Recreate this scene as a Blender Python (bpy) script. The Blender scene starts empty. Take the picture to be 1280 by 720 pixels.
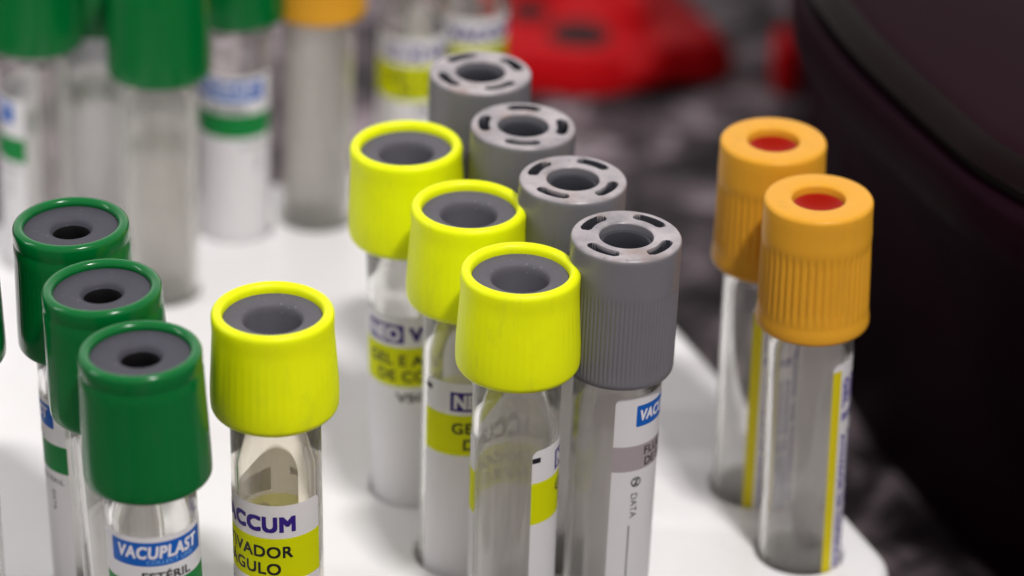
import bpy, bmesh, math, random
from mathutils import Vector, Matrix, Quaternion

random.seed(7)
S = bpy.context.scene
COL = S.collection
MM = 0.001            # everything below is written in millimetres
PI = math.pi


# ------------------------------------------------------------------ materials
def new_mat(name):
    m = bpy.data.materials.new(name)
    m.use_nodes = True
    nt = m.node_tree
    return m, nt, nt.nodes['Principled BSDF']


def plastic(name, col, rough=0.35, spec=0.5, sss=0.0, mottle=0.06, bump=0.0, bscale=900.0, coat=0.0, dust=0.0, wear=0.0):
    m, nt, b = new_mat(name)
    N, L = nt.nodes, nt.links
    tc = N.new('ShaderNodeTexCoord')
    no = N.new('ShaderNodeTexNoise')
    no.noise_dimensions = '4D'
    no.inputs['Scale'].default_value = 260.0
    no.inputs['Detail'].default_value = 5.0
    oi = N.new('ShaderNodeObjectInfo')
    mw = N.new('ShaderNodeMath')
    mw.operation = 'MULTIPLY'
    mw.inputs[1].default_value = 40.0
    L.new(oi.outputs['Random'], mw.inputs[0])
    L.new(mw.outputs[0], no.inputs['W'])
    L.new(tc.outputs['Object'], no.inputs['Vector'])
    mx = N.new('ShaderNodeMix')
    mx.data_type = 'RGBA'
    mx.inputs[6].default_value = (*[c * (1 - mottle) for c in col], 1)
    mx.inputs[7].default_value = (*[min(1, c * (1 + mottle)) for c in col], 1)
    L.new(no.outputs['Fac'], mx.inputs[0])
    out = mx.outputs[2]
    if dust:
        n2 = N.new('ShaderNodeTexNoise')
        n2.inputs['Scale'].default_value = 1500.0
        n2.inputs['Detail'].default_value = 2.0
        L.new(tc.outputs['Object'], n2.inputs['Vector'])
        r = N.new('ShaderNodeValToRGB')
        r.color_ramp.elements[0].position = 0.68
        r.color_ramp.elements[1].position = 0.76
        r.color_ramp.elements[0].color = (0, 0, 0, 1)
        r.color_ramp.elements[1].color = (dust, dust, dust, 1)
        L.new(n2.outputs['Fac'], r.inputs['Fac'])
        m2 = N.new('ShaderNodeMix')
        m2.data_type = 'RGBA'
        m2.inputs[7].default_value = (0.55, 0.54, 0.55, 1)
        L.new(out, m2.inputs[6])
        L.new(r.outputs['Color'], m2.inputs[0])
        out = m2.outputs[2]
    if wear:
        mp = N.new('ShaderNodeMapping')
        mp.inputs['Scale'].default_value = (1.0, 1.0, 0.35)
        L.new(tc.outputs['Object'], mp.inputs['Vector'])
        n4 = N.new('ShaderNodeTexNoise')
        n4.noise_dimensions = '4D'
        n4.inputs['Scale'].default_value = 330.0
        n4.inputs['Detail'].default_value = 8.0
        n4.inputs['Roughness'].default_value = 0.7
        L.new(mp.outputs['Vector'], n4.inputs['Vector'])
        L.new(mw.outputs[0], n4.inputs['W'])
        r4 = N.new('ShaderNodeMapRange')
        r4.inputs['From Min'].default_value = 0.54
        r4.inputs['From Max'].default_value = 0.72
        r4.inputs['To Max'].default_value = wear
        L.new(n4.outputs['Fac'], r4.inputs['Value'])
        m4 = N.new('ShaderNodeMix')
        m4.data_type = 'RGBA'
        m4.inputs[7].default_value = (*[0.55 * c + 0.03 for c in col], 1)
        L.new(out, m4.inputs[6])
        L.new(r4.outputs['Result'], m4.inputs[0])
        out = m4.outputs[2]
    L.new(out, b.inputs['Base Color'])
    rr = N.new('ShaderNodeMapRange')
    rr.inputs['To Min'].default_value = max(0.02, rough - 0.06)
    rr.inputs['To Max'].default_value = rough + 0.06
    L.new(no.outputs['Fac'], rr.inputs['Value'])
    L.new(rr.outputs['Result'], b.inputs['Roughness'])
    b.inputs['Specular IOR Level'].default_value = spec
    b.inputs['Coat Weight'].default_value = coat
    b.inputs['Coat Roughness'].default_value = 0.12
    if sss:
        b.inputs['Subsurface Weight'].default_value = sss
        b.inputs['Subsurface Radius'].default_value = (1, 1, 1)
        b.inputs['Subsurface Scale'].default_value = 0.0012
    if bump:
        n3 = N.new('ShaderNodeTexNoise')
        n3.inputs['Scale'].default_value = bscale
        n3.inputs['Detail'].default_value = 4.0
        L.new(tc.outputs['Object'], n3.inputs['Vector'])
        bp = N.new('ShaderNodeBump')
        bp.inputs['Strength'].default_value = bump
        bp.inputs['Distance'].default_value = 0.0002
        L.new(n3.outputs['Fac'], bp.inputs['Height'])
        L.new(bp.outputs['Normal'], b.inputs['Normal'])
    return m


def dust_and_lit_tone(m, col, zmin, lo, hi, top, scale, seed):
    """Patches of brownish dust and of painted-in lit tone on the flat top (object z above zmin)."""
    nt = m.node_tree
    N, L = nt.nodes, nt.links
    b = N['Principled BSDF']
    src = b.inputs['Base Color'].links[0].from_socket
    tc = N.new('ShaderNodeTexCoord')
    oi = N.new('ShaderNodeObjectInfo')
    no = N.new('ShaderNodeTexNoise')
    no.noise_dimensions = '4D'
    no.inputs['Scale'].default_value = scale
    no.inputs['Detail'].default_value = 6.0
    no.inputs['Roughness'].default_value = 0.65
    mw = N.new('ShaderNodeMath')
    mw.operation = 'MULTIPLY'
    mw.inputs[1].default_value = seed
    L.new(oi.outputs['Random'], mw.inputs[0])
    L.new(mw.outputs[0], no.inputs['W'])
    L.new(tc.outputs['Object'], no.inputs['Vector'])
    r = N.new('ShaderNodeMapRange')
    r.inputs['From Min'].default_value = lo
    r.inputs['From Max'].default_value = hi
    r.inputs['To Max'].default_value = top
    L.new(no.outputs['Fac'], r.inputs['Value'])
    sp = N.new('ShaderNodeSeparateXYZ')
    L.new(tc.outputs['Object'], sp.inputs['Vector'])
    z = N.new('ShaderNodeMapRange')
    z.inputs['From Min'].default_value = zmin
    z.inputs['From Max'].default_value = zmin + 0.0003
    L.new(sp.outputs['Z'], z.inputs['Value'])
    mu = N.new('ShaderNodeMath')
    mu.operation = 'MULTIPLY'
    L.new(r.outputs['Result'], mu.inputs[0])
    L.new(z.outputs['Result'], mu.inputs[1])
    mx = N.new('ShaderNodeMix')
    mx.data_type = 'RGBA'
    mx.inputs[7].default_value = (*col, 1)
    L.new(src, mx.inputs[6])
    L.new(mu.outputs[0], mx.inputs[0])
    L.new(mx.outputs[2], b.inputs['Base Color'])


def glass(name, col, haze):
    """Clear moulded plastic that bends light, with a faint milky haze (stronger where the path through the wall is long)."""
    m, nt, b = new_mat(name)
    N, L = nt.nodes, nt.links
    b.inputs['Base Color'].default_value = (*col, 1)
    b.inputs['Roughness'].default_value = 0.0
    b.inputs['IOR'].default_value = 1.47
    b.inputs['Transmission Weight'].default_value = 1.0
    df = N.new('ShaderNodeBsdfDiffuse')
    df.inputs['Color'].default_value = (0.86, 0.85, 0.80, 1)
    tl = N.new('ShaderNodeBsdfTranslucent')
    tl.inputs['Color'].default_value = (0.86, 0.85, 0.80, 1)
    half = N.new('ShaderNodeMixShader')
    half.inputs['Fac'].default_value = 0.35
    L.new(df.outputs['BSDF'], half.inputs[1])
    L.new(tl.outputs['BSDF'], half.inputs[2])
    tc = N.new('ShaderNodeTexCoord')
    no = N.new('ShaderNodeTexNoise')
    no.inputs['Scale'].default_value = 140.0
    no.inputs['Detail'].default_value = 4.0
    L.new(tc.outputs['Object'], no.inputs['Vector'])
    mr = N.new('ShaderNodeMapRange')
    mr.inputs['From Min'].default_value = 0.3
    mr.inputs['From Max'].default_value = 0.75
    mr.inputs['To Min'].default_value = haze * 0.75
    mr.inputs['To Max'].default_value = haze * 1.3
    L.new(no.outputs['Fac'], mr.inputs['Value'])
    lw = N.new('ShaderNodeLayerWeight')
    lw.inputs['Blend'].default_value = 0.5
    cs = N.new('ShaderNodeMath')
    cs.operation = 'SUBTRACT'
    cs.inputs[0].default_value = 1.0
    L.new(lw.outputs['Facing'], cs.inputs[1])
    mxx = N.new('ShaderNodeMath')
    mxx.operation = 'MAXIMUM'
    mxx.inputs[1].default_value = 0.2
    L.new(cs.outputs[0], mxx.inputs[0])
    dv = N.new('ShaderNodeMath')
    dv.operation = 'DIVIDE'
    dv.use_clamp = True
    L.new(mr.outputs['Result'], dv.inputs[0])
    L.new(mxx.outputs[0], dv.inputs[1])
    m1 = N.new('ShaderNodeMixShader')
    L.new(dv.outputs[0], m1.inputs['Fac'])
    L.new(b.outputs['BSDF'], m1.inputs[1])
    L.new(half.outputs['Shader'], m1.inputs[2])
    L.new(m1.outputs['Shader'], N['Material Output'].inputs['Surface'])
    return m


def paper(name, col, trans=0.3, rough=0.45):
    m, nt, b = new_mat(name)
    N, L = nt.nodes, nt.links
    b.inputs['Base Color'].default_value = (*col, 1)
    b.inputs['Roughness'].default_value = rough
    b.inputs['Specular IOR Level'].default_value = 0.25
    tr = N.new('ShaderNodeBsdfTranslucent')
    tr.inputs['Color'].default_value = (*col, 1)
    mx = N.new('ShaderNodeMixShader')
    mx.inputs['Fac'].default_value = trans
    L.new(b.outputs['BSDF'], mx.inputs[1])
    L.new(tr.outputs['BSDF'], mx.inputs[2])
    L.new(mx.outputs['Shader'], N['Material Output'].inputs['Surface'])
    return m


def ink(name, tint):
    """Transparent coloured ink printed over the white paper."""
    m, nt, b = new_mat(name)
    N, L = nt.nodes, nt.links
    tr = N.new('ShaderNodeBsdfTransparent')
    tr.inputs['Color'].default_value = (*tint, 1)
    b.inputs['Base Color'].default_value = (*[c * c * 0.85 for c in tint], 1)
    b.inputs['Roughness'].default_value = 0.4
    b.inputs['Specular IOR Level'].default_value = 0.2
    mx = N.new('ShaderNodeMixShader')
    mx.inputs['Fac'].default_value = 0.25
    L.new(tr.outputs['BSDF'], mx.inputs[1])
    L.new(b.outputs['BSDF'], mx.inputs[2])
    L.new(mx.outputs['Shader'], N['Material Output'].inputs['Surface'])
    return m


def marble():
    m, nt, b = new_mat('grey_speckled_stone')
    N, L = nt.nodes, nt.links
    tc = N.new('ShaderNodeTexCoord')
    n1 = N.new('ShaderNodeTexNoise')
    n1.inputs['Scale'].default_value = 48.0
    n1.inputs['Detail'].default_value = 6.0
    n1.inputs['Roughness'].default_value = 0.62
    n1.inputs['Distortion'].default_value = 0.6
    L.new(tc.outputs['Object'], n1.inputs['Vector'])
    r1 = N.new('ShaderNodeValToRGB')
    e = r1.color_ramp.elements
    e[0].position, e[0].color = 0.40, (0.014, 0.011, 0.012, 1)
    e[1].position, e[1].color = 0.66, (0.42, 0.36, 0.38, 1)
    k = e.new(0.5)
    k.color = (0.075, 0.058, 0.065, 1)
    L.new(n1.outputs['Fac'], r1.inputs['Fac'])
    v = N.new('ShaderNodeTexVoronoi')
    v.inputs['Scale'].default_value = 260.0
    L.new(tc.outputs['Object'], v.inputs['Vector'])
    r2 = N.new('ShaderNodeValToRGB')
    r2.color_ramp.elements[0].color = (0.2, 0.2, 0.2, 1)
    r2.color_ramp.elements[1].color = (1.9, 1.8, 1.85, 1)
    L.new(v.outputs['Color'], r2.inputs['Fac'])
    mu = N.new('ShaderNodeMix')
    mu.data_type = 'RGBA'
    mu.blend_type = 'MULTIPLY'
    mu.inputs[0].default_value = 0.8
    L.new(r1.outputs['Color'], mu.inputs[6])
    L.new(r2.outputs['Color'], mu.inputs[7])
    L.new(mu.outputs[2], b.inputs['Base Color'])
    b.inputs['Roughness'].default_value = 0.5
    b.inputs['Specular IOR Level'].default_value = 0.1
    return m


M = {
    'green': plastic('green_cap_plastic', (0.0003, 0.125, 0.024), 0.18, 0.3, sss=0.15, mottle=0.04, bump=0.05, wear=0.35),
    'yellow': plastic('yellow_cap_plastic', (0.76, 0.83, 0.002), 0.42, 0.22, sss=0.25, mottle=0.07, bump=0.05, wear=0.3),
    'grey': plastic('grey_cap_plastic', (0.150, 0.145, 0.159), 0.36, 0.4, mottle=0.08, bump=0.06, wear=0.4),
    'orange': plastic('orange_cap_plastic', (0.66, 0.315, 0.022), 0.42, 0.2, sss=0.15, mottle=0.04, bump=0.05, wear=0.3),
    'rubber': plastic('grey_rubber', (0.058, 0.056, 0.070), 0.55, 0.15, mottle=0.12, bump=0.15, dust=0.22),
    'rubber_pale': plastic('pale_grey_rubber', (0.10, 0.095, 0.115), 0.55, 0.15, mottle=0.14, bump=0.15, dust=0.3),
    'rubber_dark': plastic('dark_grey_rubber', (0.034, 0.035, 0.043), 0.5, 0.3, mottle=0.12, bump=0.15),
    'rubber_red': plastic('red_rubber', (0.30, 0.008, 0.002), 0.16, 0.1, 0.5, mottle=0.05),
    'clear': glass('clear_tube_plastic', (0.992, 0.99, 0.975), 0.05),
    'amber': glass('amber_tinted_tube_plastic', (0.98, 0.948, 0.87), 0.035),
    'milky': glass('milky_tube_plastic', (0.985, 0.97, 0.945), 0.13),
    'rack': plastic('white_rack_plastic', (0.80, 0.785, 0.79), 0.3, 0.5, mottle=0.02, bump=0.06, bscale=250.0),
    'machine': plastic('black_violet_plastic', (0.0085, 0.0022, 0.0048), 0.5, 0.02, mottle=0.15, bump=0.1, bscale=1400.0),
    'lid': plastic('dark_violet_plastic', (0.0115, 0.0034, 0.0062), 0.6, 0.04, mottle=0.1, bump=0.12, bscale=1400.0),
    'bezel': plastic('glossy_black_plastic', (0.006, 0.003, 0.0028), 0.16, 0.04, mottle=0.15),
    'groove_shade': plastic('black_gap_shade', (0.0015, 0.001, 0.0012), 0.7, 0.2),  # near-black for the machine seam and for shade painted into pits and openings
    'red': plastic('red_plastic', (0.42, 0.003, 0.006), 0.6, 0.05, mottle=0.08),
    'stone': marble(),
    'white': paper('white_label_paper', (0.92, 0.90, 0.915), 0.36),
    'p_yellow': ink('yellow_label_print', (0.95, 0.985, 0.06)),
    'p_green': paper('green_label_print', (0.002, 0.22, 0.042), 0.15),
    'p_blue': paper('blue_label_print', (0.006, 0.115, 0.48), 0.15),
    'p_sky': paper('pale_blue_label_print', (0.25, 0.50, 0.85), 0.15),
    'p_mauve': ink('mauve_label_print', (0.74, 0.69, 0.71)),
    'p_indigo': paper('indigo_label_ink', (0.035, 0.014, 0.20), 0.08),
    'p_violet': paper('violet_label_ink', (0.13, 0.10, 0.36), 0.12),
    'p_black': paper('black_label_ink', (0.012, 0.012, 0.016), 0.05),
    'p_gold': ink('golden_label_print', (0.97, 0.90, 0.12)),
}


dust_and_lit_tone(M['grey'], (0.42, 0.375, 0.385), 0.0211, 0.30, 0.60, 0.92, 130.0, 30.0)  # pale layer lifts the top's colour to its lit brightness
dust_and_lit_tone(M['grey'], (0.24, 0.165, 0.13), 0.0209, 0.52, 0.68, 0.7, 170.0, 53.0)
dust_and_lit_tone(M['grey'], (0.10, 0.085, 0.085), 0.0209, 0.63, 0.70, 0.7, 900.0, 71.0)

def smudged(m):
    nt = m.node_tree
    N, L = nt.nodes, nt.links
    b = N['Principled BSDF']
    src = b.inputs['Base Color'].links[0].from_socket
    tc = N.new('ShaderNodeTexCoord')
    prev = src
    for sc, lo, hi, amt, col in ((35.0, 0.50, 0.72, 0.22, (0.60, 0.57, 0.53, 1)), (420.0, 0.70, 0.74, 0.25, (0.45, 0.42, 0.38, 1))):
        no = N.new('ShaderNodeTexNoise')
        no.inputs['Scale'].default_value = sc
        no.inputs['Detail'].default_value = 7.0
        no.inputs['Roughness'].default_value = 0.6
        L.new(tc.outputs['Object'], no.inputs['Vector'])
        r = N.new('ShaderNodeMapRange')
        r.inputs['From Min'].default_value = lo
        r.inputs['From Max'].default_value = hi
        r.inputs['To Max'].default_value = amt
        L.new(no.outputs['Fac'], r.inputs['Value'])
        mx = N.new('ShaderNodeMix')
        mx.data_type = 'RGBA'
        mx.inputs[7].default_value = col
        L.new(prev, mx.inputs[6])
        L.new(r.outputs['Result'], mx.inputs[0])
        prev = mx.outputs[2]
    L.new(prev, b.inputs['Base Color'])


smudged(M['rack'])

# ------------------------------------------------------------------ mesh helpers
def link(name, me, parent=None):
    o = bpy.data.objects.new(name, me)
    COL.objects.link(o)
    if parent:
        o.parent = parent
    return o


def mesh_from_bm(name, bm, mats, smooth=True, angle=40):
    me = bpy.data.meshes.new(name)
    bmesh.ops.recalc_face_normals(bm, faces=bm.faces[:])
    for f in bm.faces:
        f.smooth = smooth
    if smooth and angle:
        for e in bm.edges:
            if len(e.link_faces) == 2 and e.calc_face_angle(0) > math.radians(angle):
                e.smooth = False
    bm.to_mesh(me)
    bm.free()
    for m in mats:
        me.materials.append(m)
    return me


def lathe(prof, seg=96, rib=None, closed=False):
    """prof: list of (r, z) in mm. rib(theta, z, r) -> radius change."""
    bm = bmesh.new()
    rings = []
    for (r, z) in prof:
        if r < 1e-6:
            rings.append([bm.verts.new((0, 0, z * MM))])
            continue
        ring = []
        for i in range(seg):
            t = 2 * PI * i / seg
            rr = r + (rib(t, z, r) if rib else 0.0)
            ring.append(bm.verts.new((rr * math.cos(t) * MM, rr * math.sin(t) * MM, z * MM)))
        rings.append(ring)
    pairs = list(zip(rings[:-1], rings[1:]))
    if closed:
        pairs.append((rings[-1], rings[0]))
    for a, b in pairs:
        if len(a) == 1 and len(b) == 1:
            continue
        for i in range(seg):
            j = (i + 1) % seg
            if len(a) == 1:
                bm.faces.new((a[0], b[i], b[j]))
            elif len(b) == 1:
                bm.faces.new((a[i], a[j], b[0]))
            else:
                bm.faces.new((a[i], a[j], b[j], b[i]))
    return bm


def arc(cx, cz, r, a0, a1, n=5):
    return [(cx + r * math.cos(math.radians(a0 + (a1 - a0) * i / n)),
             cz + r * math.sin(math.radians(a0 + (a1 - a0) * i / n))) for i in range(n + 1)]


# ------------------------------------------------------------------ caps (z = 0 at the cap's lower rim)
def densify(prof, step=1.2):
    out = [prof[0]]
    for p, q in zip(prof[:-1], prof[1:]):
        d = math.hypot(q[0] - p[0], q[1] - p[1])
        n = max(1, int(d / step))
        for i in range(1, n + 1):
            out.append((p[0] + (q[0] - p[0]) * i / n, p[1] + (q[1] - p[1]) * i / n))
    return out


def sstep(a, b, x):
    t = max(0.0, min(1.0, (x - a) / (b - a)))
    return t * t * (3 - 2 * t)


def cap_green():
    prof = [(6.62, 9.0), (6.62, 0.5)] + arc(7.1, 0.45, 0.45, 180, 270, 3) + arc(8.15, 0.75, 0.75, 270, 360, 5)
    prof += [(8.92, 1.8), (8.86, 4.0), (8.72, 8.0), (8.58, 12.0), (8.5, 15.6), (8.36, 16.1), (8.36, 16.4), (8.44, 16.7)]
    prof += arc(7.62, 17.98, 0.82, 0, 180, 12)
    prof += [(6.98, 17.6), (6.98, 16.0)]

    def rib(t, z, r):
        if r < 8.0:
            return 0.0
        k = sstep(1.6, 3.0, z) * (1 - sstep(14.0, 15.5, z))
        return 0.015 * k * math.cos(60 * t)
    return mesh_from_bm('green_cap', lathe(densify(prof), 240, rib), [M['green']])


def stop_green():
    prof = [(0, 2.4), (4.6, 2.4), (5.4, 4.2), (5.4, 9.2), (7.0, 9.3), (7.0, 17.55), (6.85, 17.75), (5.0, 17.72), (3.35, 17.66)]
    prof += [(3.08, 17.5), (2.9, 17.2), (2.72, 16.8), (2.55, 16.4), (2.45, 15.6), (2.3, 12.0), (2.2, 3.6), (1.6, 3.2), (0, 3.1)]
    bm = lathe(prof, 96)
    for f in bm.faces:
        c = f.calc_center_median() / MM
        if 2.9 < c.z < 16.7 and math.hypot(c.x, c.y) < 2.7:
            f.material_index = 1  # pit walls blackened: shade of the deep hole put into the colour
    return mesh_from_bm('green_stopper', bm, [M['rubber'], M['groove_shade']])


def cap_yellow():
    prof = [(6.62, 8.0), (6.62, 0.6)] + arc(7.2, 0.55, 0.55, 180, 270, 3) + arc(7.95, 1.15, 1.15, 270, 360, 7)
    prof += [(9.14, 2.2), (9.08, 4.0), (8.9, 6.5), (8.72, 9.0), (8.62, 10.6), (8.6, 11.2), (8.62, 11.8), (8.64, 12.5)]
    prof += arc(7.84, 13.15, 0.82, 0, 180, 12)
    prof += [(7.02, 12.8), (7.02, 11.0)]

    def rib(t, z, r):
        if r < 8.2:
            return 0.0
        k = sstep(1.6, 3.2, z) * (1 - sstep(9.0, 10.5, z))
        return 0.018 * k * math.cos(48 * t) + 0.02 * math.sin(3 * t + z * 0.2)
    return mesh_from_bm('yellow_cap', lathe(densify(prof), 240, rib), [M['yellow']])


def stop_yellow():
    prof = [(0, 3.0), (4.6, 3.0), (5.4, 4.2), (5.4, 6.9), (7.05, 7.0), (7.05, 12.6), (6.9, 12.78), (5.6, 12.72), (4.55, 12.6)]
    prof += [(4.3, 12.45), (4.1, 12.1), (3.95, 11.4), (3.75, 8.6), (3.5, 8.1), (2.9, 7.85), (0, 7.8)]
    return mesh_from_bm('yellow_stopper', lathe(prof, 96), [M['rubber_pale']])


def cap_grey():
    """Straight ribbed cap whose flat top has a round hole and four curved slots."""
    seg = 456
    H = 20.3
    side = [(6.62, 9.0), (6.62, 0.4), (6.95, 0.05), (7.5, 0.0), (7.78, 0.12), (7.98, 0.45), (8.05, 0.9)]
    side += [(8.06, z) for z in (1.6, 2.4, 5, 8, 11, 13, 13.6, 14.2, 15, 17, 18.6, 19.2)]
    side += arc(7.42, 19.66, 0.64, 0, 90, 6)

    def rib(t, z, r):
        if r < 7.9:
            return 0.0
        k = sstep(0.7, 1.4, z) * (1 - sstep(13.3, 14.1, z))
        c = math.cos(76 * t)
        return -0.13 * k * (1 - (0.5 + 0.5 * c) ** 0.6)
    bm = lathe(side, seg, rib)
    # top plate: polar grid with slot cells sunk
    rs = [7.42, 7.15, 6.95, 6.85, 6.6, 6.0, 5.55, 5.45, 5.2, 4.8, 4.3, 4.05, 3.9]
    TS = 228
    top = []
    bm.verts.ensure_lookup_table()

    def inslot(a, r):
        d = (math.degrees(a) + 45) % 90 - 45
        half = 17.5
        rm, hw = 6.05, 0.78
        da = math.radians(abs(d))
        if da > math.radians(half):
            ex = (da - math.radians(half)) * rm
            return hw - math.hypot(ex, r - rm)
        return hw - abs(r - rm)
    rr = [7.42 - i * (7.42 - 3.95) / 34 for i in range(35)]
    for r in rr:
        ring = []
        for i in range(TS):
            a = 2 * PI * i / TS
            s = inslot(a, r)
            z = H - 4.0 * sstep(-0.04, 0.16, s)
            if r < 4.25:
                z -= 0.18 * ((4.25 - r) / 0.3) ** 2
            ring.append(bm.verts.new((r * math.cos(a) * MM, r * math.sin(a) * MM, z * MM)))
        top.append(ring)
    for zz, r in ((H - 0.6, 3.9), (H - 4.0, 3.85)):
        top.append([bm.verts.new((r * math.cos(2 * PI * i / TS) * MM, r * math.sin(2 * PI * i / TS) * MM, zz * MM)) for i in range(TS)])
    for a, b in zip(top[:-1], top[1:]):
        for i in range(TS):
            j = (i + 1) % TS
            bm.faces.new((a[i], a[j], b[j], b[i]))
    # join side (456) to top (228)
    bmesh.ops.remove_doubles(bm, verts=bm.verts[:], dist=1e-6)
    for f in bm.faces:
        c = f.calc_center_median() / MM
        if c.z < H - 0.45 and 4.6 < math.hypot(c.x, c.y) < 7.3 and c.z > H - 6:
            f.material_index = 1  # rubber shows at slot floors; slot walls get the same dark as painted shade
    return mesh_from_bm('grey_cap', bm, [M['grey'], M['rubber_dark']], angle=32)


def stop_grey():
    prof = [(0, 3.0), (4.6, 3.0), (5.4, 4.4), (5.4, 9.0), (3.86, 10.0), (3.86, 19.0), (3.7, 19.25), (3.35, 19.1), (3.15, 18.6), (3.05, 17.4), (2.9, 12.2), (2.2, 11.8), (0, 11.7)]
    return mesh_from_bm('grey_stopper', lathe(prof, 72), [M['rubber_dark']])


def cap_orange():
    prof = [(6.62, 9.0), (6.62, 0.4), (6.9, 0.08), (7.6, 0.0)] + arc(7.85, 0.8, 0.8, 270, 360, 6)
    prof += [(8.62, 1.6), (8.5, 2.3), (8.42, 2.8), (8.46, 3.2)]
    prof += [(8.46 - 0.02 * i, 3.2 + i) for i in range(1, 11)] + [(8.26, 13.8), (8.28, 14.4), (8.3, 15.0), (8.26, 15.8), (8.2, 18.2)]
    prof += arc(7.5, 19.5, 0.72, 0, 90, 6)
    prof += [(6.4, 20.24), (5.2, 20.24), (4.5, 20.2)] + arc(4.4, 19.75, 0.42, 90, 180, 5) + [(3.92, 18.5), (3.9, 15.0)]

    def rib(t, z, r):
        if r < 8.0:
            return 0.0
        k = sstep(2.9, 4.0, z) * (1 - sstep(13.0, 14.2, z))
        c = 0.5 + 0.5 * math.cos(44 * t)
        return -0.24 * k * (1 - c ** 0.7)
    return mesh_from_bm('orange_cap', lathe(prof, 352, rib), [M['orange']])


def stop_orange():
    prof = [(0, 3.0), (4.6, 3.0), (5.4, 4.4), (5.4, 9.0), (3.9, 10.0), (3.9, 18.6), (3.75, 19.0), (3.5, 18.9), (3.0, 18.5), (2.4, 18.15), (1.7, 17.9), (0.9, 17.75), (0, 17.7)]
    return mesh_from_bm('orange_stopper', lathe(prof, 72), [M['rubber_red']])


CAPZ = {'green': 1.06, 'yellow': 1.145, 'grey': 1.06, 'orange': 1.045}
CAPH = {k: h * CAPZ[k] for k, h in {'green': 18.8, 'yellow': 13.97, 'grey': 20.3, 'orange': 20.24}.items()}
CAPM = {'green': (cap_green(), stop_green()), 'yellow': (cap_yellow(), stop_yellow()),
        'grey': (cap_grey(), stop_grey()), 'orange': (cap_orange(), stop_orange())}

for kind, pair in CAPM.items():
    for me in pair:
        me.transform(Matrix.Diagonal((1, 1, CAPZ[kind], 1)))

# ------------------------------------------------------------------ tube body (z = 0 at the round bottom)
SINK = 22.0            # how far a tube goes down into the rack


def tube_mesh(top, mat):
    R, r = 6.5, 5.55
    out = [(0, 0)] + [(R * math.sin(math.radians(a)), R - R * math.cos(math.radians(a))) for a in (10, 20, 30, 40, 50, 60, 70, 80, 90)]
    out += [(R, z) for z in (10, 20, 30, 40, 50, 60) if z < top - 1]
    out += [(R, top - 0.3), (R - 0.2, top), (r + 0.2, top), (r, top - 0.3)]
    out += [(r, z) for z in (60, 50, 40, 30, 20, 10) if z < top - 1]
    out += [(r * math.sin(math.radians(a)), R - r * math.cos(math.radians(a))) for a in (90, 80, 70, 60, 50, 40, 30, 20, 10)] + [(0, R - r)]
    return mesh_from_bm('tube_wall', lathe(out, 96), [mat], angle=0)


TUBEM = {}

# ------------------------------------------------------------------ labels, wrapped round the tube
RL = 6.545


def text_faces(s, bold=0.0, shear=0.0, spacing=1.0):
    cu = bpy.data.curves.new('lettering', 'FONT')
    cu.body = s
    cu.size = 1.0
    cu.fill_mode = 'FRONT'
    cu.dimensions = '2D'
    cu.offset = bold
    cu.shear = shear
    cu.space_character = spacing
    cu.resolution_u = 4
    ob = bpy.data.objects.new('lettering', cu)
    COL.objects.link(ob)
    bpy.context.view_layer.update()
    me = bpy.data.meshes.new_from_object(ob.evaluated_get(bpy.context.evaluated_depsgraph_get()))
    vs = [v.co.to_2d() for v in me.vertices]
    fs = [list(p.vertices) for p in me.polygons]
    bpy.data.objects.remove(ob)
    bpy.data.curves.remove(cu)
    bpy.data.meshes.remove(me)
    return vs, fs


CAPSIZE = [max(v.y for v in text_faces('H')[0])]


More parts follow.
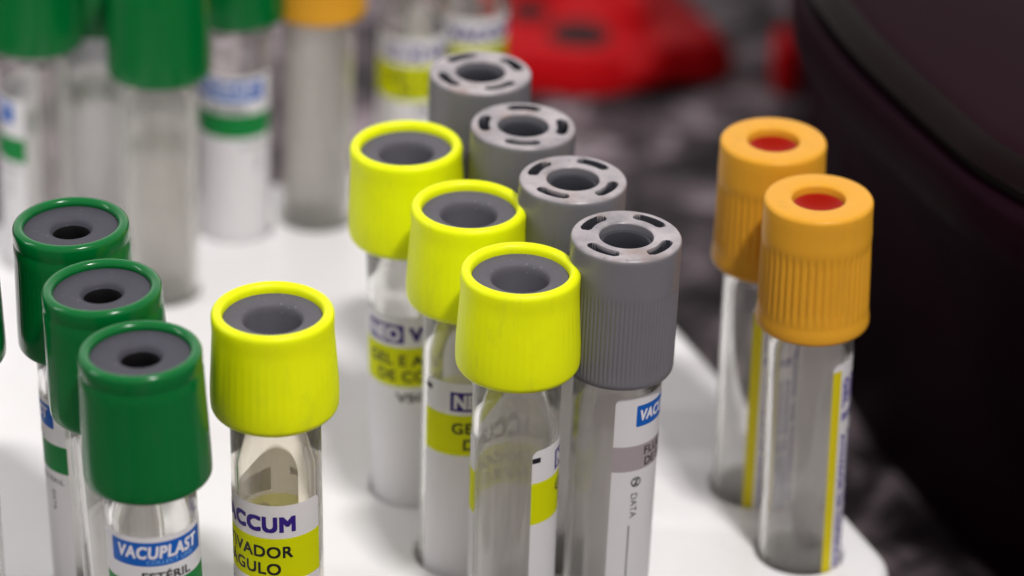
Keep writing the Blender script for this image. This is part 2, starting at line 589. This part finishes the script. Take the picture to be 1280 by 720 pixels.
class Label:
    def __init__(self):
        self.bm = bmesh.new()
        self.mats = []

    def mi(self, key):
        if M[key] not in self.mats:
            self.mats.append(M[key])
        return self.mats.index(M[key])

    def poly(self, pts, key, layer):
        self.faces([Vector(p) for p in pts], [list(range(len(pts)))], key, layer)

    def faces(self, vs, fs, key, layer):
        t = bmesh.new()
        vv = [t.verts.new((v[0], v[1], 0)) for v in vs]
        for f in fs:
            try:
                t.faces.new([vv[i] for i in f])
            except ValueError:
                pass
        u0 = min(v[0] for v in vs)
        u1 = max(v[0] for v in vs)
        k = math.floor(u0 / 0.4)
        while k * 0.4 < u1:
            bmesh.ops.bisect_plane(t, geom=t.verts[:] + t.edges[:] + t.faces[:], dist=1e-6,
                                   plane_co=(k * 0.4, 0, 0), plane_no=(1, 0, 0))
            k += 1
        r = (RL + 0.012 * layer) * MM
        idx = self.mi(key)
        mp = {}
        for v in t.verts:
            a = v.co.x / RL
            mp[v] = self.bm.verts.new((r * math.sin(a), -r * math.cos(a), v.co.y * MM))
        for f in t.faces:
            try:
                nf = self.bm.faces.new([mp[v] for v in f.verts])
                nf.material_index = idx
                nf.smooth = True
            except ValueError:
                pass
        t.free()

    def rect(self, u0, u1, z0, z1, key, layer=0, rad=0.0):
        if rad:
            pts = []
            for cx, cz, a in ((u1 - rad, z1 - rad, 0), (u0 + rad, z1 - rad, 90), (u0 + rad, z0 + rad, 180), (u1 - rad, z0 + rad, 270)):
                pts += [(cx + rad * math.cos(math.radians(a + 18 * i)), cz + rad * math.sin(math.radians(a + 18 * i))) for i in range(6)]
        else:
            pts = [(u0, z0), (u1, z0), (u1, z1), (u0, z1)]
        self.poly(pts, key, layer)

    def text(self, s, u0, u1, z0, cap, key, layer=2, bold=0.0, shear=0.0, rot=0, spacing=1.0):
        """s fills u0..u1 with baseline z0 and capital height cap; rot=-90 reads downward (u0..u1 is then its length from z0 down)."""
        vs, fs = text_faces(s, 0.0, shear, spacing)
        x0 = min(v.x for v in vs)
        x1 = max(v.x for v in vs)
        sx = (u1 - u0) / (x1 - x0)
        sy = cap / CAPSIZE[0]
        d = bold * cap
        steps = [(0, 0)] if not bold else [(-d, 0), (d, 0), (0, -d), (0, d), (-d, -d), (d, d), (-d, d), (d, -d)]
        for k, (ox, oy) in enumerate(steps):
            out = []
            for v in vs:
                x, y = (v.x - x0) * sx + ox, v.y * sy + oy
                out.append((u0 + x, z0 + y) if rot == 0 else (u0 + y, z0 - x))
            self.faces(out, fs, key, layer + 0.15 * k)

    def ring(self, u, z, r, w, key, layer=2):
        n = 20
        vs, fs = [], []
        for i in range(n):
            a = 2 * PI * i / n
            vs += [(u + r * math.cos(a), z + r * math.sin(a)), (u + (r - w) * math.cos(a), z + (r - w) * math.sin(a))]
        for i in range(n):
            j = (i + 1) % n
            fs.append([2 * i, 2 * j, 2 * j + 1, 2 * i + 1])
        self.faces(vs, fs, key, layer)

    def done(self, name):
        me = bpy.data.meshes.new(name)
        self.bm.to_mesh(me)
        self.bm.free()
        for m in self.mats:
            me.materials.append(m)
        return me


def label_yellow():
    b = Label()          # u = 0 is the middle of the label, z counts from the rack's top
    b.rect(-15.7, 15.7, -14, 33.8, 'white', 0, 1.1)
    b.rect(-15.7, 15.7, 21.2, 28.3, 'p_yellow', 1)
    b.rect(-15.68, -14.3, 31.75, 32.6, 'p_black', 2)
    b.rect(-11.0, -4.15, 29.0, 32.3, 'p_indigo', 1)
    b.text('NEO', -10.3, -4.85, 29.55, 2.2, 'white', 2, bold=0.06)
    b.text('VACCUM', -3.2, 11.0, 29.5, 2.3, 'p_indigo', 2, bold=0.07, spacing=1.08)
    b.text('GEL E ATIVADOR', -10.6, 10.6, 25.1, 1.8, 'p_black', 2, bold=0.035, spacing=1.06)
    b.text('DE COÁGULO', -8.8, 8.8, 22.25, 1.8, 'p_black', 2, bold=0.035, spacing=1.06)
    b.text('VSG', -5.6, -0.6, 18.6, 1.4, 'p_black', 2, bold=0.05)
    return b.done('yellow_banded_label')


def label_green():
    b = Label()
    b.rect(-9.6, 9.6, -14, 36.0, 'white', 0, 0.8)
    b.rect(-7.5, 7.5, 31.3, 35.15, 'p_blue', 1, 0.25)
    b.text('VACUPLAST', -6.2, 6.2, 32.6, 1.85, 'white', 2, bold=0.045, shear=0.15, spacing=1.08)
    b.text('COLLECT LINE', -2.0, 5.2, 31.65, 0.62, 'p_sky', 2)
    b.text('ESTÉRIL', -2.7, 4.5, 28.95, 1.25, 'p_black', 2, bold=0.04)
    b.rect(-9.6, 9.6, 23.9, 28.6, 'p_green', 1)
    b.text('ESTÉRIL', 3.2, 8.8, 21.9, 0.8, 'p_black', 2)
    b.text('DATA', 6.0, 9.4, 20.4, 0.8, 'p_black', 2, rot=-90)
    return b.done('green_banded_label')


def label_grey():
    b = Label()
    b.rect(-12.5, 12.5, -14, 41.5, 'white', 0, 1.2)
    b.rect(-9.2, 3.0, 36.4, 40.0, 'p_blue', 1, 0.25)
    b.text('VACUPLAST', -8.5, 2.3, 37.4, 1.7, 'white', 2, bold=0.045, shear=0.15, spacing=1.08)
    b.rect(-12.5, 12.5, 28.9, 33.2, 'p_mauve', 1)
    b.text('FLUORETO', -7.4, 2.6, 31.3, 1.35, 'p_black', 2, bold=0.02)
    b.text('DE SÓDIO', -7.2, 1.6, 29.35, 1.35, 'p_black', 2, bold=0.02)
    b.ring(-8.6, 26.9, 0.85, 0.2, 'p_black')
    b.text('2', -8.95, -8.25, 26.4, 1.0, 'p_black', 2, bold=0.02)
    b.poly([(-9.15, 26.25), (-9.02, 26.15), (-8.05, 27.55), (-8.18, 27.65)], 'p_black', 3)
    b.text('DATA', -9.3, -5.1, 24.9, 1.05, 'p_black', 2, rot=-90)
    b.rect(-9.45, -9.28, -13, 19.4, 'p_black', 2)
    return b.done('mauve_banded_label')


def label_orange():
    b = Label()
    b.rect(-9.0, 9.0, -14, 36.6, 'white', 0, 1.0)
    b.rect(-9.0, -7.3, -14, 35.4, 'p_gold', 1)
    for k, (u, h, z0, ln, s) in enumerate((
            (-6.6, 1.3, 33.6, 7.4, 'GEL E'), (-6.5, 1.1, 23.6, 24.0, 'ATIVADOR DE COÁGULO'),
            (-4.6, 1.3, 33.6, 7.4, 'GEL E'), (-4.4, 1.0, 23.6, 24.0, 'ATIVADOR DE COÁGULO'),
            (-2.4, 1.0, 33.6, 33.0, 'ATIVADOR DE COÁGULO'))):
        b.text(s, u, u + ln, z0, h, 'p_violet', 2, bold=0.09, rot=-90)
    return b.done('golden_striped_label')


LABELS = {'yellow': label_yellow(), 'green': label_green(), 'grey': label_grey(), 'orange': label_orange()}

# ------------------------------------------------------------------ tubes
GROUP = {'green': 'green capped sample tubes', 'yellow': 'yellow capped sample tubes',
         'grey': 'grey capped sample tubes', 'orange': 'orange capped sample tubes'}
HOLES = []


def place_tube(kind, top_xy, ztop, label, uc, dz=0.0, capturn=0.0, shift=(0.0, 0.0), tint='clear'):
    """top_xy: cap centre, ztop its height over the rack's top; shift leans the tube's foot."""
    base = Vector((top_xy[0] + shift[0], top_xy[1] + shift[1], 0.0))
    axis = (Vector((top_xy[0], top_xy[1], ztop)) - base).normalized()
    face = Vector((-base.x, -base.y)).normalized()
    rotz = math.atan2(face.x, -face.y) + uc / 6.5
    e = link('sample_tube', None)
    e.empty_display_size = 0.005
    e.location = (base - axis * SINK) * MM
    e.rotation_mode = 'QUATERNION'
    e.rotation_quaternion = Vector((0, 0, 1)).rotation_difference(axis) @ Quaternion((0, 0, 1), rotz)
    e['label'] = label
    e['category'] = 'test tube'
    e['group'] = GROUP[kind]
    zc = ztop + SINK - CAPH[kind]
    key = (kind, tint)
    if key not in TUBEM:
        TUBEM[key] = tube_mesh(zc + {'green': 8.0, 'yellow': 6.0, 'grey': 8.5, 'orange': 8.5}[kind], M[tint])
    link('tube_body', TUBEM[key], e)
    c = link('cap', CAPM[kind][0], e)
    c.location = (0, 0, zc * MM)
    c.rotation_euler = (0, 0, capturn - rotz)
    s = link('stopper', CAPM[kind][1], c)
    l = link('paper_label', LABELS[kind], e)
    l.location = (0, 0, (SINK + dz) * MM)
    HOLES.append((base.x, base.y))
    return e


R = math.radians
ZG, ZY, ZN, ZO = 65.0, 61.3, 62.3, 62.5
place_tube('green', (-64.2, 440.1), ZN, 'green capped tube at the back of its row of three, banded label edge showing', -12.5, -1.0, shift=(2.8, 0))
place_tube('green', (-57.4, 421.7), ZN, 'green capped tube in the middle of its row of three, overlapped by the front one', 19.0, shift=(4.0, 0))
place_tube('green', (-50.0, 404.3), ZN, 'front green capped tube of its row, blue lettered band facing the viewer', 1.1, shift=(3.0, 0))
place_tube('yellow', (-33.2, 418.7), ZY, 'yellow capped tube standing alone beside the green ones, large violet letters on its label', -8.4, -0.9, shift=(1.8, 0), tint='amber')
place_tube('yellow', (-17.2, 472.5), ZY, 'yellow capped tube at the back of the row of three beside the grey caps', 3.4, 0.6, shift=(2.6, 0))
place_tube('yellow', (-6.9, 453.0), ZY, 'yellow capped tube in the middle of the row beside the grey caps', 8.9, 0.4, shift=(0.6, 0))
place_tube('yellow', (1.1, 433.8), ZY, 'yellow capped tube at the front of the row, touching the ribbed grey cap', 18.3, 0.4, shift=(0.8, 0))
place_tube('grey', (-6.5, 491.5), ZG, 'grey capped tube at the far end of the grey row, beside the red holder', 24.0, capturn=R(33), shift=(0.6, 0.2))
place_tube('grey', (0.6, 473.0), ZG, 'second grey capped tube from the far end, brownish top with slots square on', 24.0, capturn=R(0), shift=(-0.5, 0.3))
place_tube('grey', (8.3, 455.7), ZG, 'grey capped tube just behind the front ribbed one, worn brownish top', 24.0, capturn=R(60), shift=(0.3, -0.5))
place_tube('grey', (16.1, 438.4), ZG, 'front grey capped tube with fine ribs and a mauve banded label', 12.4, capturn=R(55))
place_tube('orange', (39.2, 477.1), ZO, 'orange capped tube standing behind the other sharp orange one', 7.6, shift=(1.3, 0))
place_tube('orange', (45.1, 458.2), ZO, 'front orange capped tube at the rounded corner of the rack', 13.0, shift=(2.0, 0))
# blurred tubes at the back of the rack
place_tube('green', (-85.1, 544.3), ZN, 'blurred green capped tube at the back, cut by the upper left corner', -11.5, -2.5)
place_tube('green', (-62.1, 534.3), ZN, 'blurred green capped tube at the back with a plain whitish tube', 20.0, tint='milky')
place_tube('green', (-51.3, 559.3), ZN, 'blurred green capped tube at the back with blue and green banded label', -2.0, -3.2)
place_tube('green', (-75.1, 553.9), ZN, 'blurred green capped tube half hidden between two other green caps', 20.0)
place_tube('green', (-82.6, 434.0), ZN, 'green capped tube of which only a sliver shows at the left edge', 20.0, shift=(1.5, 0))
place_tube('orange', (-36.9, 565.1), ZO, 'blurred orange capped tube among the green and yellow ones at the back', 20.0, tint='milky')
place_tube('yellow', (-20.1, 576.0), ZY, 'blurred yellow banded tube at the back between the orange cap and the grey caps', 6.0, 0.5)
place_tube('yellow', (-9.6, 582.6), ZY, 'blurred yellow banded tube at the back, right behind the farthest grey cap', -1.0, 2.0)

# ------------------------------------------------------------------ rack
TH = math.radians(23.70)
AL = Vector((math.sin(TH), -math.cos(TH)))     # towards the viewer along the rows
PR = Vector((math.cos(TH), math.sin(TH)))      # across the rows
RH = 42.0


def rounded(x0, x1, y0, y1, r, n=10):
    pts = []
    for cx, cy, a in ((x1 - r, y1 - r, 0), (x0 + r, y1 - r, 90), (x0 + r, y0 + r, 180), (x1 - r, y0 + r, 270)):
        for i in range(n + 1):
            t = math.radians(a + 90 * i / n)
            pts.append((cx + r * math.cos(t), cy + r * math.sin(t)))
    return pts


def loft(levels, cap_top=True, cap_bottom=True):
    bm = bmesh.new()
    rings = [[bm.verts.new((x * MM, y * MM, z * MM)) for x, y in pts] for pts, z in levels]
    n = len(rings[0])
    for a, b in zip(rings[:-1], rings[1:]):
        for i in range(n):
            j = (i + 1) % n
            bm.faces.new((a[i], a[j], b[j], b[i]))
    if cap_bottom:
        bm.faces.new(rings[0])
    if cap_top:
        bm.faces.new(rings[-1])
    return bm


# rack frame: local x = across (0 at perp 150), local y = away from the viewer (0 at along -470)
rx0, rx1, ry0, ry1 = 62 - 150.0, 240 - 150.0, -(470 - 386.5), 547.5 - 470.0
lv = []
FR = 2.6
lv.append((rounded(rx0 + 0.6, rx1 - 0.6, ry0 + 0.6, ry1 - 0.6, 9.4), -RH + 0.0))
lv.append((rounded(rx0, rx1, ry0, ry1, 10), -RH + 0.6))
for a in range(0, 91, 15):
    d = FR * (1 - math.cos(math.radians(a)))
    z = -FR + FR * math.sin(math.radians(a))
    lv.append((rounded(rx0 + d, rx1 - d, ry0 + d, ry1 - d, 10 - d), z))
rack_me = mesh_from_bm('rack', loft(lv), [M['rack']], angle=0)
rack = link('test_tube_rack', rack_me)
ctr = PR * 150 + AL * -470
rack.location = (ctr.x * MM, ctr.y * MM, 0)
rack.rotation_euler = (0, 0, TH)
rack['label'] = 'white plastic rack with rounded corners holding all the capped tubes'
rack['category'] = 'tube rack'
# drill the holes (rounded lip), then keep the evaluated mesh
bpy.context.view_layer.update()
inv = rack.matrix_world.inverted()
cut = bmesh.new()
for (hx, hy) in HOLES:
    p = inv @ Vector((hx * MM, hy * MM, 0))
    lip = 0.9
    prof = [(0, -30), (6.8, -30), (6.8, -8), (6.8, -lip)]
    prof += [(6.8 + lip * (1 - math.cos(math.radians(a))), -lip + lip * math.sin(math.radians(a))) for a in (15, 30, 45, 60, 75)]
    prof += [(6.8 + lip * 0.97, 0.12), (0, 0.12)]
    hb = lathe(prof, 64)
    bmesh.ops.translate(hb, verts=hb.verts[:], vec=(p.x, p.y, 0))
    tm = bpy.data.meshes.new('tmp')
    bmesh.ops.recalc_face_normals(hb, faces=hb.faces[:])
    for f in hb.faces:
        f.smooth = True
    hb.to_mesh(tm)
    hb.free()
    cut.from_mesh(tm)
    bpy.data.meshes.remove(tm)
cm = bpy.data.meshes.new('cutter')
cut.to_mesh(cm)
cut.free()
cutter = link('cutter', cm)
cutter.matrix_world = rack.matrix_world
md = rack.modifiers.new('holes', 'BOOLEAN')
md.operation = 'DIFFERENCE'
md.solver = 'EXACT'
md.use_self = True
md.object = cutter
bpy.context.view_layer.update()
nm = bpy.data.meshes.new_from_object(rack.evaluated_get(bpy.context.evaluated_depsgraph_get()))
rack.modifiers.clear()
rack.data = nm
bpy.data.objects.remove(cutter)
bpy.data.meshes.remove(cm)
nb = bmesh.new()
nb.from_mesh(nm)
for f in nb.faces:
    f.smooth = len(f.verts) <= 6 and f.calc_area() < 6e-4
for e_ in nb.edges:
    if len(e_.link_faces) == 2 and e_.calc_face_angle(0) > math.radians(28):
        e_.smooth = False
nb.to_mesh(nm)
nb.free()

# ------------------------------------------------------------------ countertop
bm = bmesh.new()
for x, y in ((-1500, -600), (1500, -600), (1500, 2600), (-1500, 2600)):
    bm.verts.new((x * MM, y * MM, 0))
bm.faces.new(bm.verts[:])
ct = link('countertop', mesh_from_bm('countertop', bm, [M['stone']], smooth=False))
ct.location = (0, 0, (-RH - 0.3) * MM)
ct['kind'] = 'structure'

# ------------------------------------------------------------------ dark machine at the right
SEAM = [(51, 900), (51, 760), (51, 680), (51, 630), (50.8, 600), (50.7, 582), (54, 566.4), (57.9, 553.3), (62.3, 541.6), (65.8, 533), (69.8, 523.5),
        (74.8, 512.6), (82.9, 501.3), (92, 491), (104, 482), (120, 475), (145, 470), (200, 468), (300, 468)]


def smooth_line(pts, n=6):
    out = []
    for i in range(len(pts) - 1):
        p0 = Vector(pts[max(0, i - 1)])
        p1 = Vector(pts[i])
        p2 = Vector(pts[i + 1])
        p3 = Vector(pts[min(len(pts) - 1, i + 2)])
        for k in range(n):
            t = k / n
            out.append(0.5 * ((2 * p1) + (p2 - p0) * t + (2 * p0 - 5 * p1 + 4 * p2 - p3) * t * t + (3 * p1 - p0 - 3 * p2 + p3) * t ** 3))
    out.append(Vector(pts[-1]))
    for _ in range(4):
        out = [out[0]] + [(out[i - 1] + 2 * out[i] + out[i + 1]) / 4 for i in range(1, len(out) - 1)] + [out[-1]]
    return out


SL = smooth_line(SEAM)


def offset_line(d, k):
    """SL drawn k times as large about the plan origin, then moved d into the machine."""
    out = []
    for i, p in enumerate(SL):
        a = SL[max(0, i - 1)]
        b = SL[min(len(SL) - 1, i + 1)]
        t = (b - a).normalized()
        n = Vector((-t.y, t.x))      # left of travel = into the machine
        out.append(p * k + n * d)
    return out


def shell(levels, close):
    pts = [(offset_line(d, k), z) for d, z, k in levels]
    bm = bmesh.new()
    rings = [[bm.verts.new((p.x * MM, p.y * MM, z * MM)) for p in ln] for ln, z in pts]
    for a, b in zip(rings[:-1], rings[1:]):
        for i in range(len(a) - 1):
            bm.faces.new((a[i], a[i + 1], b[i + 1], b[i]))
    for ring, z in ((rings[0], pts[0][1]), (rings[-1], pts[-1][1])):
        c = bm.verts.new((300 * MM, 900 * MM, z * MM))
        if close:
            for i in range(len(ring) - 1):
                bm.faces.new((ring[i], ring[i + 1], c))
    return bm


mach = link('lab_machine', None)
mach.empty_display_size = 0.02
MC = Vector((170 * MM, 650 * MM, (-RH) * MM))
mach.location = MC
mach['label'] = 'large dark violet laboratory machine with a rounded lid beside the rack'
mach['category'] = 'lab machine'


def mpart(name, levels, mat, parent=mach):
    bm = shell(levels, True)
    bmesh.ops.translate(bm, verts=bm.verts[:], vec=-MC)
    return link(name, mesh_from_bm(name, bm, [mat], angle=50), parent)


K = 0.93
mpart('body', [(14, -41.8, 1.0), (13, -38, 0.998), (12, -20, 0.988), (10.5, 0, 0.972), (8.5, 20, 0.956), (6.0, 34, 0.942), (3.6, 42, 0.934),
               (1.6, 45.6, K), (0.3, 47.2, K), (-0.3, 48.6, K), (-0.5, 51, K), (-0.4, 54.5, K), (0.0, 56.2, K), (0.9, 57.0, K), (2.2, 57.2, K)], M['machine'])
mpart('seam', [(2.8, 56.5, K), (2.8, 60.0, K)], M['groove_shade'])
lid = mpart('lid', [(5.2, 62.6, K), (6.0, 63.3, K), (7.6, 63.9, K), (16, 66.2, K), (26, 68.4, K), (45, 70.2, K), (70, 71.2, K)], M['lid'])
mpart('bezel', [(2.4, 58.9, K), (1.4, 59.1, K), (1.0, 59.6, K), (1.5, 60.4, K), (3.2, 61.7, K), (4.8, 62.5, K), (5.8, 62.7, K)], M['bezel'], lid)

# ------------------------------------------------------------------ red holder and red clip on the counter
def slab(outline, z0, z1, r, n=4):
    """outline: closed CCW list; edges rounded by r."""
    k = len(outline)

    def inset(d):
        out = []
        for i in range(k):
            a, b, c = Vector(outline[i - 1]), Vector(outline[i]), Vector(outline[(i + 1) % k])
            t = ((b - a).normalized() + (c - b).normalized()).normalized()
            out.append(tuple(b + Vector((-t.y, t.x)) * d))
        return out
    lv = []
    for i in range(n + 1):
        a = math.radians(90 * i / n)
        lv.append((inset(r * (1 - math.sin(a))), z0 + r * (1 - math.cos(a))))
    for i in range(n + 1):
        a = math.radians(90 * i / n)
        lv.append((inset(r * (1 - math.cos(a))), z1 - r + r * math.sin(a)))
    return loft(lv)


def fillet(pts, r=4.0, n=4):
    out = []
    k = len(pts)
    for i in range(k):
        a, b, c = Vector(pts[i - 1]), Vector(pts[i]), Vector(pts[(i + 1) % k])
        d1 = min(r, (a - b).length * 0.45)
        d2 = min(r, (c - b).length * 0.45)
        p = b + (a - b).normalized() * d1
        q = b + (c - b).normalized() * d2
        for j in range(n + 1):
            t = j / n
            out.append(tuple(p * (1 - t) ** 2 + b * 2 * t * (1 - t) + q * t * t))
    return out


T0 = -RH
red = link('red_holder', None)
red.location = (15 * MM, 735 * MM, T0 * MM)
red['label'] = 'blurred red plastic holder with a dark hole lying on the counter behind the grey caps'
red['category'] = 'holder'
RC = Vector((15 * MM, 735 * MM, T0 * MM))


def rpart(name, bm, mat, parent):
    bmesh.ops.translate(bm, verts=bm.verts[:], vec=-RC)
    return link(name, mesh_from_bm(name, bm, [mat], angle=60), parent)


base_out = fillet([(-5, 709), (17, 706), (33, 716), (47, 719), (49.5, 728), (45, 742), (36, 762), (22, 805), (-6, 810)], 6)
hole_c = (13.0, 732.0)
base = rpart('base_plate', slab(base_out, T0, T0 + 5, 2.0), M['red'], red)
rpart('ridge', slab(fillet([(-3, 710.5), (16, 708.5), (24, 713), (20, 719), (-3, 720)], 3), T0 + 4, T0 + 8.5, 2.0), M['red'], red)
rpart('grip_tab', slab(fillet([(29, 718), (45, 721), (47, 728), (42, 737), (31, 735)], 4), T0 + 4, T0 + 8.5, 2.0), M['red'], red)
rpart('ridge', slab(fillet([(-4, 756), (9, 756), (9, 764), (-4, 766)], 2), T0 + 4, T0 + 9, 2.0), M['red'], red)
rpart('hinge_arm', slab(fillet([(22, 740), (30, 740), (24, 790), (14, 790)], 3), T0 + 4, T0 + 8, 1.8), M['red'], red)
rpart('hole_shade_disc', slab([(hole_c[0] + 7.5 * math.cos(2 * PI * i / 24), hole_c[1] + 7.5 * math.sin(2 * PI * i / 24)) for i in range(24)], T0 + 4.5, T0 + 5.25, 0.3), M['groove_shade'], red)  # flat black discs stand for the shade of openings; no hole is cut
rpart('hole_shade_disc', slab([(1.0 + 5 * math.cos(2 * PI * i / 24), 744 + 6 * math.sin(2 * PI * i / 24)) for i in range(24)], T0 + 4.5, T0 + 5.25, 0.3), M['groove_shade'], red)

clip = link('red_clip', mesh_from_bm('red_clip', slab(fillet([(57.5, 713), (63.5, 713), (63.5, 728), (57.5, 728)], 2), T0, T0 + 12, 2), [M['red']], angle=60))
clip['label'] = 'small dark red plastic clip in the shade beside the machine'
clip['category'] = 'clip'

# ------------------------------------------------------------------ light
W = bpy.data.worlds.new('World')
S.world = W
W.use_nodes = True
nt = W.node_tree
bg = nt.nodes['Background']
tc = nt.nodes.new('ShaderNodeTexCoord')
sp = nt.nodes.new('ShaderNodeSeparateXYZ')
rp = nt.nodes.new('ShaderNodeValToRGB')
mr = nt.nodes.new('ShaderNodeMapRange')
mr.inputs['From Min'].default_value = -1
mr.inputs['From Max'].default_value = 1
nt.links.new(tc.outputs['Generated'], sp.inputs['Vector'])
nt.links.new(sp.outputs['Z'], mr.inputs['Value'])
nt.links.new(mr.outputs['Result'], rp.inputs['Fac'])
e = rp.color_ramp.elements
e[0].position, e[0].color = 0.35, (0.05, 0.046, 0.046, 1)
e[1].position, e[1].color = 0.95, (0.42, 0.405, 0.41, 1)
k = e.new(0.55)
k.color = (0.46, 0.44, 0.445, 1)
nt.links.new(rp.outputs['Color'], bg.inputs['Color'])
# added glow along the back horizon, raised to brighten the tube interiors
yb = nt.nodes.new('ShaderNodeMapRange')
yb.inputs['From Min'].default_value = 0.0
yb.inputs['From Max'].default_value = 1.0
yb.inputs['To Min'].default_value = 1.0
yb.inputs['To Max'].default_value = 2.5
nt.links.new(sp.outputs['Y'], yb.inputs['Value'])
nt.links.new(yb.outputs['Result'], bg.inputs['Strength'])
bg.inputs['Strength'].default_value = 1.0


def area(name, loc, target, size, power, col=(1, 0.97, 0.95), size_y=None):
    l = bpy.data.lights.new(name, 'AREA')
    l.energy = power
    l.color = col
    l.size = size
    if size_y:
        l.shape = 'RECTANGLE'
        l.size_y = size_y
    o = bpy.data.objects.new(name, l)
    COL.objects.link(o)
    o.location = loc
    d = Vector(target) - Vector(loc)
    o.rotation_euler = d.to_track_quat('-Z', 'Y').to_euler()
    return o


tgt = Vector((0.0, 0.46, 0.04))
dirk = Vector((0.218, -0.437, 0.873)).normalized()
area('ceiling_lamp', tgt + dirk * 1.3, tgt, 0.14, 13.2, size_y=0.06)
area('window_light', Vector((-1.25, 0.42, 0.60)), tgt, 0.12, 3.5, (0.97, 0.98, 1.0), 0.8)

# ------------------------------------------------------------------ camera
cam = bpy.data.cameras.new('camera')
co = bpy.data.objects.new('camera', cam)
COL.objects.link(co)
pt, ro = math.radians(28.656), math.radians(2.596)
fw = Vector((0, math.cos(pt), -math.sin(pt)))
rt = Vector((1, 0, 0))
up = rt.cross(fw)
r2 = math.cos(ro) * rt + math.sin(ro) * up
u2 = -math.sin(ro) * rt + math.cos(ro) * up
mat = Matrix((r2, u2, -fw)).transposed().to_4x4()
mat.translation = Vector((0, 0, 295.06 * MM))
co.matrix_world = mat
cam.sensor_width = 36.0
cam.lens = 4304.7 / 1280 * 36
cam.clip_start = 0.01
cam.clip_end = 50
cam.dof.use_dof = True
cam.dof.focus_distance = 0.493
cam.dof.aperture_fstop = 11.0
S.camera = co

# ------------------------------------------------------------------ render settings
S.render.engine = 'CYCLES'
S.view_settings.view_transform = 'Standard'
S.view_settings.look = 'None'
S.view_settings.exposure = 0.14
S.view_settings.gamma = 1
c = S.cycles
c.use_denoising = True
c.max_bounces = 20
c.transmission_bounces = 18
c.transparent_max_bounces = 12
c.diffuse_bounces = 5
c.glossy_bounces = 8
c.caustics_refractive = True
c.caustics_reflective = False
c.blur_glossy = 0.6
c.sample_clamp_indirect = 8.0
for o in COL.objects:
    if o.type == 'MESH':
        o.cycles.is_caustics_caster = o.name.startswith('tube_body')
        o.cycles.is_caustics_receiver = True
    elif o.type == 'LIGHT' and o.name == 'ceiling_lamp':
        o.data.cycles.is_caustics_light = True
